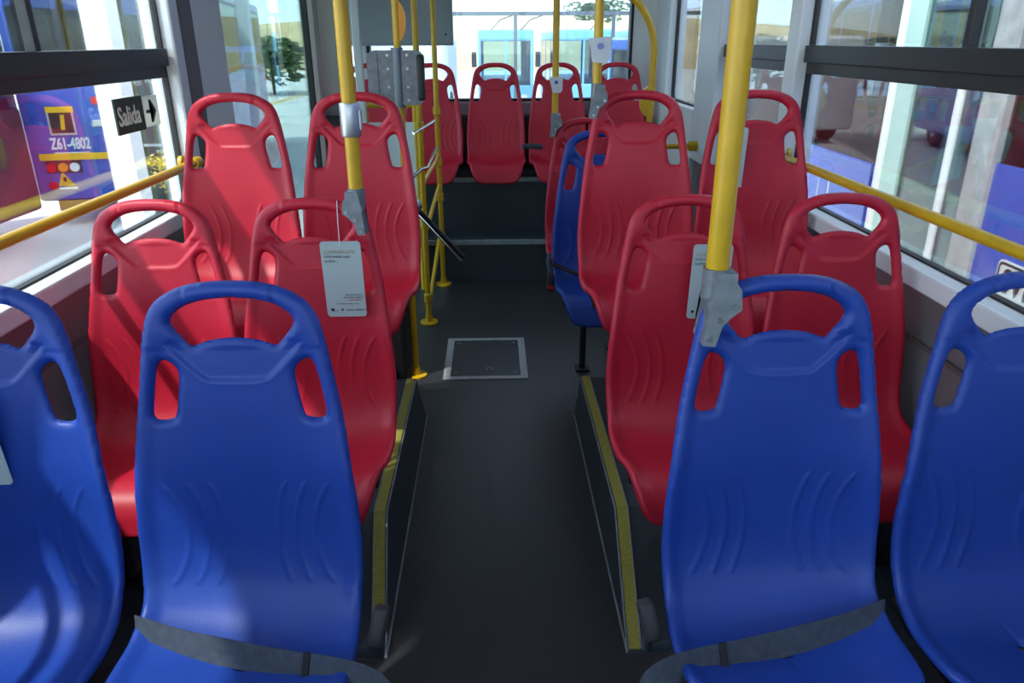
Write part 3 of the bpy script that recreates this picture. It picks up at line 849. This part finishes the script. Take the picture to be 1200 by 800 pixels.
# ================================================================ OUTSIDE
GZ = -.86
g = struct(link('ground', B(-70, 70, -30, 130, GZ-.2, GZ), CONC))
tag(link('painted_line', B(-9.5, -9.3, 2, 60, GZ, GZ+.006), BYEL), 'yellow line painted on the concrete yard left of the bus', 'road marking')
g['kind'] = 'structure'

def wheel(parent, x, y, z, r, w=.28):
    bm = T([(x-w/2, y, z), (x-w/2+.04, y, z), (x+w/2-.04, y, z), (x+w/2, y, z)], [r*.9, r, r, r*.9], 24)
    wl = link('wheel', bm, TYRE, parent, smooth=True)
    link('hub_cap', T([(x-w/2-.01, y, z), (x+w/2+.01, y, z)], r*.5, 16), ALU, wl, smooth=True)

# ---- blue bus seen from behind, left
lb = thing('parked_bus', 'blue bus seen from behind in the yard left, numbered Z61-4802', 'bus', (-5.25, 11.0, GZ), R(11))
bm = bmesh.new(); zb = .35
z = 0
box(bm, -1.25, 1.25, 0, 9.5, zb, 1.98, bev=.06, seg=3)                       # lower body
link('body', bm, BBLUE, lb)
bm = bmesh.new()
box(bm, -1.25, 1.25, .0, 9.5, 3.05, 3.30, bev=.08, seg=3)
for x in (-1.25, 1.25):
    for y in (.05, 2.2, 4.6, 7.0, 9.35): box(bm, x-.06 if x > 0 else x, x if x > 0 else x+.06, y, y+.12, 1.95, 3.1)
for x0 in (-1.25, 1.13): box(bm, x0, x0+.12, .0, .15, 1.9, 3.2, bev=.03)
link('roof', bm, BBLUE, lb)
link('rear_window', B(-1.15, 1.15, .03, .05, 1.96, 3.08), GLSK, lb)
for x in (-1.235, 1.235): link('side_window', B(x-.01, x+.01, .1, 9.4, 1.96, 3.08), GLSK, lb)
link('window_post', B(-.56, -.46, -.01, .05, 1.96, 3.08), BLK, lb)
link('parcel_shelf', B(-1.15, 1.15, .1, .5, 1.9, 2.05), FABD, lb)
link('interior_rail', T([(-.2, .6, 2.0), (-.25, .6, 3.0)], .03, 8), YEL, lb)
def q(x, z): return (x+5.35, z-GZ)
pb = link('bumper_band', B(*[q(-6.46, 0)[0], 1.2], -.03, .02, q(0, .07)[1], q(0, .16)[1]), BYEL, lb, label='yellow bumper band')
link('lamp_panel', B(q(-6.40, 0)[0], q(-5.95, 0)[0], -.02, .01, q(0, -.11)[1], q(0, .06)[1]), MAROON, lb)
for x, m in ((-6.33, LRED), (-6.18, LORG), (-6.03, LWHT)):
    cx, cz = q(x, -.03); link('rear_lamp', T([(cx, -.05, cz), (cx, 0, cz)], .062, 18), m, lb, smooth=True)
for x, z_ in ((-5.60, .86), (-6.36, -.28)):
    cx, cz = q(x, z_); link('rear_lamp', T([(cx, -.04, cz), (cx, 0, cz)], .055, 16), LRED, lb, smooth=True)
cx, cz = q(-5.58, .55); link('rear_grille_slot', B(cx-.12, cx+.14, -.02, .01, cz-.04, cz+.05, bev=.01), ALU, lb)
cx, cz = q(-6.07, .62)
bd = link('route_badge', B(cx-.16, cx+.14, -.02, .0, cz-.20, cz+.16), INKBLK, lb, label='black badge with a yellow stroke')
link('badge_frame', ring(bmesh.new(), rrect(.34, .38, .004, cx=cx-.01, cy=cz-.02), rrect(.29, .33, .004, cx=cx-.01, cy=cz-.02), lambda p: (p[0], -.028, p[1]), lambda p: (p[0], -.018, p[1])), ALU, bd)
link('badge_stroke', B(cx-.18, cx+.17, -.030, -.02, cz+.09, cz+.17), BYEL, bd)
link('badge_stroke', prism(bmesh.new(), [(cx-.01, cz+.06), (cx+.04, cz+.06), (cx+.02, cz-.14), (cx-.03, cz-.14)], lambda p: (p[0], -.03, p[1]), lambda p: (p[0], -.02, p[1])), BYEL, bd)
cx, cz = q(-6.285, .22); text('lettering', 'Z61-4802', .215, frame3((cx, -.008, cz), (1, 0, 0), (0, 0, 1)), WHT, lb, ext=.004, sx=.60, offset=.006)
cx, cz = q(-6.24, .175); link('number_underline', B(cx-.02, cx+.44, -.006, 0, cz-.015, cz), WHT, lb)
cx, cz = q(-6.16, .115); text('lettering', 'www.movilidad.gov', .05, frame3((cx, -.008, cz), (1, 0, 0), (0, 0, 1)), WHT, lb, ext=.003, sx=.9)
cx, cz = q(-6.30, -.29)
link('warning_triangle', prism(bmesh.new(), [(cx, cz), (cx+.22, cz), (cx+.08, cz+.20)], lambda p: (p[0], -.008, p[1]), lambda p: (p[0], .0, p[1])), BYEL, lb, label='yellow warning triangle')
link('triangle_mark', B(cx+.08, cx+.12, -.012, -.007, cz+.06, cz+.12), INKBLK, lb)
link('triangle_caption', B(cx+.0, cx+.24, -.008, 0, cz-.05, cz-.02), WHT, lb)
link('body_seam', T([(.45, -.004, .45), (.45, -.004, .9), (.55, -.004, 1.02), (1.2, -.004, 1.02)], .008, 6), FABD, lb)
link('rear_step', B(-1.0, -.45, -.01, .3, .22, .36), mat('ochre_step', (.5, .3, .06), .6), lb)
for x in (-1.05, 1.05):
    for y in (2.0, 7.4): wheel(lb, x, y, .48, .48)

# ---- maroon bus added at the far left edge for a dark red reflection
mb = thing('parked_bus', 'added maroon bus imitating a dark red reflection at the left window edge', 'bus', (-7.35, 2.3, GZ))
link('body', B(-1.2, 1.2, 0, 8, .35, 1.7, bev=.06), MAROON, mb)
link('roof', B(-1.2, 1.2, 0, 8, 2.9, 3.2, bev=.06), MAROON, mb)
link('rear_window', B(-1.17, 1.17, .03, .06, 1.68, 2.92), GLSK, mb)
for x in (-1.18, 1.18): link('side_window', B(x-.01, x+.01, .05, 7.95, 1.68, 2.92), GLSK, mb)
link('bumper_band', B(-1.15, 1.21, -.03, .02, .62, .72), BYEL, mb)
for y in (1.8, 6.2): wheel(mb, 1.06, y, .48, .48); wheel(mb, -1.06, y, .48, .48)

# ---- white column, thin pole and glazed kiosk beyond the Salida sign
tag(link('white_column', B(-3.0, -2.80, 6.0, 6.2, GZ, 3.4, bev=.01), POSTW), 'bright white square column standing outside behind the Salida sign', 'column')
tag(link('steel_pole', T([(-3.12, 6.3, GZ), (-3.12, 6.3, 1.15)], .022, 12), ALU, smooth=True), 'thin steel pole beside the white column outside', 'pole')
tag(link('white_post', B(-4.15, -3.98, 13.4, 13.6, GZ, 5.5, bev=.01), POSTW), 'tall white post seen through the rear door glass', 'post')
kk = thing('station_kiosk', 'grey glazed kiosk with white signs beyond the Salida sign', 'kiosk', (-3.45, 8.0, GZ))
link('frame', ring(bmesh.new(), rrect(.50, 2.9, .01, cx=0, cy=1.45), rrect(.44, 2.82, .02, cx=0, cy=1.45), lambda p: (p[0], -.03, p[1]), lambda p: (p[0], .03, p[1])), ALU, kk)
link('back_panel', B(-.25, .25, .10, .9, 0, 2.9), mat('teal_grey', (.030, .045, .048), .4), kk)
link('glass', B(-.24, .24, -.004, .004, .03, 2.87), GLS, kk)
text('lettering', '@ KEEX', .10, frame3((-.20, .09, 2.08), (1, 0, 0), (0, 0, 1)), WHT, kk, ext=.004)
link('notice', B(.02, .12, .085, .1, 1.62, 1.80), WHT, kk)
link('notice', B(-.20, -.02, .085, .1, 1.45, 1.475), WHT, kk); link('notice', B(.03, .20, .085, .1, 1.45, 1.475), WHT, kk)
link('notice', B(-.08, .06, .085, .1, 1.38, 1.41), WHT, kk)
def bush(name, label, x, y, z, r, n, seed, m=LEAF, grp=None):
    rnd = random.Random(seed); bm = bmesh.new()
    for i in range(n):
        a, b, c = rnd.gauss(0, .5), rnd.gauss(0, .5), rnd.gauss(0, .5)
        L = math.sqrt(a*a+b*b+c*c)+1e-6; k = min(1, L)/L*r*(1+.28*math.sin(3.1*a/L+seed)+.22*math.sin(5*c/L+2*b/L))
        p = Vector((a*k, b*k, c*k)); s = r*.16
        d1 = Vector((rnd.uniform(-1, 1), rnd.uniform(-1, 1), rnd.uniform(-1, 1))).normalized()*s
        d2 = d1.cross(Vector((rnd.uniform(-1, 1), rnd.uniform(-1, 1), rnd.uniform(-1, 1)))).normalized()*s*.5
        vs = [bm.verts.new(p+d1), bm.verts.new(p+d2), bm.verts.new(p-d1), bm.verts.new(p-d2)]
        bm.faces.new(vs)
    t = thing(name, label, 'plant', (x, y, GZ), 0, grp)
    link('foliage', bm, m, t, M=Matrix.Translation((0, 0, z-GZ)) @ (Matrix.Diagonal((1.5, 1.2, .62, 1)) if name == 'tree' else Matrix.Identity(4)))
    link('trunk', T([(0, 0, 0), (0, 0, z-GZ)], r*.06, 8), BRN, t)
    return t
bush('shrub', 'small yellow green shrub in front of the kiosk glass', -3.24, 7.70, .42, .17, 260, 3, mat('yellow_leaf', (.45, .38, .06), .7))
bush('shrub', 'second small shrub left of the kiosk notice', -3.62, 7.70, .30, .13, 200, 5, mat('yellow_leaf', (.45, .38, .06), .7))

# ---- through the door: blue bus flank, trees, wall mirror
for i, (x, y, z, r) in enumerate(((-11, 40, .9, 1.4), (-15, 42, .8, 1.3), (11.0, 60, 5.2, 1.6), (17.5, 60, 4.8, 1.5), (7.6, 58, 3.6, 1.1))):
    bush('tree', ('dark tree beyond the rear door', 'dark tree farther left beyond the rear door', 'tree on the hill above the right end of the rear window',
         'second tree on the hill at the right end of the rear window', 'small tree on the hill nearer the middle of the rear window')[i], x, y, z, r, 900, i+20)

# ---- behind: gantry, pale buses, white bus, ochre bank
def front_bus(name, label, x, y, wdt, hgt, body, seed=0, grp=None, rz=0, sign=True):
    t = thing(name, label, 'bus', (x, y, GZ), rz, grp); w = wdt/2
    bm = bmesh.new(); box(bm, -w, w, 0, 8, .3, 1.15, bev=.06, seg=3)
    link('body', bm, body, t)
    bm = bmesh.new(); box(bm, -w, w, 0, 8, hgt-.35, hgt, bev=.08, seg=3)
    for x0 in (-w, w-.10): box(bm, x0, x0+.10, 0, .2, 1.0, hgt-.2, bev=.03)
    for y0 in (2.5, 5, 7.8):
        for x0 in (-w, w-.10): box(bm, x0, x0+.10, y0, y0+.15, 1.0, hgt-.2)
    link('roof', bm, body, t)
    link('windscreen', B(-w+.08, w-.08, .04, .07, 1.13, hgt-.33), glass('windscreen_glass', (.6, .75, .8), 1.) if 'windscreen_glass' not in MAT else MAT['windscreen_glass'], t)
    link('windscreen_divider', B(-.03, .03, .02, .06, 1.13, hgt-.33), body, t)
    for x0 in (-w+.02, w-.02): link('side_window', B(x0-.01, x0+.01, .2, 7.9, 1.13, hgt-.33), GLSK, t)
    link('bumper', B(-w, w, -.08, .1, .3, .55, bev=.04), BWHT, t)
    for s in (-1, 1):
        link('headlamp', T([(s*(w-.3), -.02, .75), (s*(w-.3), .05, .75)], .12, 16), LWHT, t, smooth=True)
        link('mirror', B(s*(w+.12)-.08, s*(w+.12)+.08, -.3, -.22, 1.7, 2.15, bev=.03), BLK, t)
        link('wheel', T([(s*(w-.3), 1.6, .45), (s*(w-.02), 1.6, .45)], .45, 20), TYRE, t)
    if sign: link('destination_sign', B(-w+.3, w-.3, -.01, .04, hgt-.32, hgt-.10), BLK, t)
    return t
front_bus('parked_bus', 'pale blue bus front in the middle of the rear window', .47, 25, 1.75, 2.80, BPALE, sign=False, grp=None)
front_bus('parked_bus', 'pale blue bus front right of the middle one, behind the poles', 3.0, 25.6, 1.8, 2.80, BPALE, sign=False)
front_bus('parked_bus', 'pale blue bus at the right end of the rear window', 5.6, 27.5, 1.8, 2.8, BPALE, sign=False)
wb = thing('parked_bus', 'white bus back close behind the rear window, left of the aisle', 'bus', (-2.35, 19.0, GZ))
link('body', B(-1.4, 1.33, 0, 4.9, .35, 2.55, bev=.12, seg=4), BWHT, wb)
link('wheel_arch', T([(1.335, .6+.5*math.cos(a), .45+.8*math.sin(a)) for a in np.linspace(0, math.pi, 12)], .05, 8), BLK, wb)
for y in (1.1, 3.9): wheel(wb, 1.18, y, .48, .48); wheel(wb, -1.18, y, .48, .48)
ga = thing('gantry', 'grey steel gantry with posts crossing the yard behind the bus', 'gantry', (1.7, 24.2, GZ))
link('beam', B(-4.4, 3.0, -.06, .06, 3.16, 3.27), mat('gantry_grey', (.10, .115, .13), .5), ga)
for x in (-3.7, -.95, 2.0): link('post', B(x-.05, x+.05, -.05, .05, 0, 3.2), MAT['gantry_grey'], ga)
for x in (-1.4, -.5, 1.6): link('brace', T([(x-.3, 0, 2.75), (x, 0, 3.05), (x+.35, 0, 3.16)], .02, 6), MAT['gantry_grey'], ga)
bm = bmesh.new(); bmesh.ops.create_uvsphere(bm, u_segments=32, v_segments=12, radius=1)
bmesh.ops.transform(bm, matrix=Matrix.Translation((6, 95, GZ-.5)) @ Matrix.Diagonal((60, 25, 5.8, 1)), verts=bm.verts)
struct(link('ground_hill', bm, HILL, smooth=True))
hs = struct

# ---- right: neighbouring blue bus standing alongside
NX = 2.62
nb = thing('neighbour_bus', 'blue bus standing close alongside the right windows, with red seats inside', 'bus', (NX, 4.5, GZ))
inv = Matrix.Translation((-NX, -4.5, -GZ))
def nbl(name, bm, m, **k): return link(name, bm, m, nb, M=inv, **k)
def yzbox(bm, y0, y1, z0, z1, x0=NX, x1=NX+.05, **k): return box(bm, x0, x1, y0, y1, z0, z1, **k)
bm = bmesh.new()
yzbox(bm, -3.5, 3.90, -.5, 1.00); yzbox(bm, 5.15, 12.5, -.5, .80); 
yzbox(bm, -3.5, 12.5, 1.98, 2.45)
nbl('side_panel', bm, BBLUE)
bm = bmesh.new(); yzbox(bm, -3.5, 12.5, .0, .0001+1.98, x0=NX+2.45, x1=NX+2.50)
bm.free(); bm = bmesh.new()
box(bm, NX+2.42, NX+2.47, -3.5, 12.5, -.5, .95); box(bm, NX+2.42, NX+2.47, -3.5, 12.5, 1.98, 2.45)
for y in (-3.5, -.5, 2.2, 5.0, 7.8, 10.6, 12.4): box(bm, NX+2.42, NX+2.47, y, y+.12, .9, 2.0)
box(bm, NX, NX+2.47, -3.55, -3.5, -.5, 2.45); box(bm, NX, NX+2.47, 12.5, 12.55, -.5, 1.0); box(bm, NX, NX+2.47, 12.5, 12.55, 1.98, 2.45)
nbl('far_side', bm, BBLUE)
nbl('roof', B(NX, NX+2.47, -3.5, 12.5, 2.45, 2.5, bev=.01), BWHT)
nbl('cabin_floor', B(NX+.06, NX+2.4, -3.5, 12.5, -.50, -.42), FABD)
# pillars on our side
bm = bmesh.new()
for y, w in ((-1.2, .12), (1.2, .12), (2.7, .12), (6.4, .10), (8.0, .10), (9.8, .1), (12.35, .15)):
    yzbox(bm, y, y+w, .8, 2.0, x0=NX+.005, x1=NX+.045)
nbl('window_pillars', bm, BLK)
nbl('pale_door_post', B(NX-.03, NX+.06, 3.86, 4.06, -.45, 2.4, bev=.01), mat('worn_grey_post', (.36, .37, .37), .5, noise=(12, .2)), label='wide worn grey door post')
nbl('white_door_post', B(NX-.02, NX+.05, 5.00, 5.07, -.45, 2.4, bev=.01), POSTW, label='bright white door post')
nbl('green_door_panel', B(NX+.0, NX+.04, 4.80, 5.00, -.45, 2.4), mat('pale_green_panel', (.42, .62, .56), .3), label='pale green door panel')
nbl('slim_door_post', B(NX+.0, NX+.05, 4.28, 4.34, -.45, 2.4, bev=.01), PIL)
nbl('door_glass', B(NX+.02, NX+.026, 4.34, 4.82, -.40, 2.38), GLSD)
nbl('door_glass', B(NX+.02, NX+.026, 4.06, 4.28, -.40, 2.38), GLSD)
nbl('side_glass', B(NX+.02, NX+.026, -3.4, 3.86, 1.0, 2.0), GLSK)
nbl('side_glass', B(NX+.02, NX+.026, 5.15, 12.4, .8, 2.0), GLSK)
for x in (NX+2.44,): nbl('side_glass', B(x, x+.006, -3.4, 12.4, .95, 2.0), GLS)
# rounded white panel and rails inside the door
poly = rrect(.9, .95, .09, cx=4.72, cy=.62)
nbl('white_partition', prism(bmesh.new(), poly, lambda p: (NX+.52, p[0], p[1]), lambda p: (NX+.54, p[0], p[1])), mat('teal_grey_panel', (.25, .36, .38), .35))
nbl('grab_rail', T([(NX+.5, 3.7, 1.20), (NX+.5, 6.2, 1.20)], .025, 10), YEL, smooth=True)
nbl('grab_rail', T([(NX+.1, 4.92, .35), (NX+.1, 4.62, .47), (NX+.1, 4.38, .62)], .020, 10), YEL, smooth=True)
nbl('grab_rail', T([(NX+.1, 4.90, .78), (NX+.1, 4.65, .88), (NX+.1, 4.30, 1.02)], .020, 10), YEL, smooth=True)
nbl('grab_rail', T([(NX+.5, 3.9, .55), (NX+.5, 6.0, .55)], .020, 10), YEL, smooth=True)
# plate on the flank
pp = nbl('number_plate', prism(bmesh.new(), rrect(.50, .31, .03, cx=3.40, cy=.395), lambda p: (NX-.006, *p), lambda p: (NX-.001, *p)), mat('plate_white', (.62, .66, .66), .5))
nbr = ring(bmesh.new(), rrect(.48, .29, .025, cx=3.40, cy=.395), rrect(.46, .27, .02, cx=3.40, cy=.395), lambda p: (NX-.009, *p), lambda p: (NX-.005, *p))
link('plate_border', nbr, INKBLK, pp, M=inv)
def ntx(body, sz, y, z, sx=1.):
    M = inv @ Matrix(((0, 0, -1, NX-.008), (-1, 0, 0, y), (0, 1, 0, z), (0, 0, 0, 1)))
    text('lettering', body, sz, M, INKBLK, pp, ext=.001, sx=sx, offset=.003)
ntx('SVK', .17, 3.60, .395, .95); ntx('2090', .13, 3.585, .272, .95)
# number on the rear part of the flank
fx = nbl('route_badge', B(NX-.006, NX, 5.75, 5.95, .42, .62), WHT)
nbl('badge_centre', B(NX-.010, NX-.004, 5.77, 5.93, .44, .60), BBLUE)
for y in (.6, 8.9): wheel(nb, .15, y-4.5, .48, .48)
for y in (.6, 8.9): wheel(nb, 2.3, y-4.5, .48, .48)
# red seats inside the neighbour: same moulding, parts of that bus's own fittings are not reachable, so they are seats of their own
k = 0
for (dx, y, z, lb_) in ((.75, 4.25, 1.48, 'red seat inside the neighbouring bus nearest its door'), (1.25, 4.25, 1.48, 'red seat inside the neighbouring bus beside the nearest one'),
                   (.75, 5.15, 1.48, 'red seat inside the neighbouring bus behind its green door panel'), (.45, 6.15, 1.48, 'red seat inside the neighbouring bus seen by its rear window edge'),
                   (.75, 7.0, 1.48, 'red seat farthest inside the neighbouring bus')):
    s = seat_variant(rearbase if False else copy_tree(base3), RED, (NX+dx, y, z-1.24), lb_, 'red seats inside the neighbouring bus')
    for c in list(s.children):
        if c.name.startswith('leg'): bpy.data.objects.remove(c, do_unlink=True)
    link('leg', B(-.17, -.13, -.3, -.2, -.42-(z-1.24)-.0, .54), BLK, s); link('leg', B(.13, .17, -.3, -.2, -.42-(z-1.24), .54), BLK, s)

# ---- farther right: blue bus front, white bus
front_bus('parked_bus', 'blue bus with a maroon sign seen through the second right window', 4.6, 14.5, 2.4, 2.55, BBLUE)
front_bus('parked_bus', 'white bus front high in the second right window', 8.6, 15.5, 2.5, 3.4, BWHT, sign=False)
front_bus('parked_bus', 'white bus at the edge of the depot, right of the rear corner window', 12.0, 22, 2.5, 3.4, BWHT, sign=False)
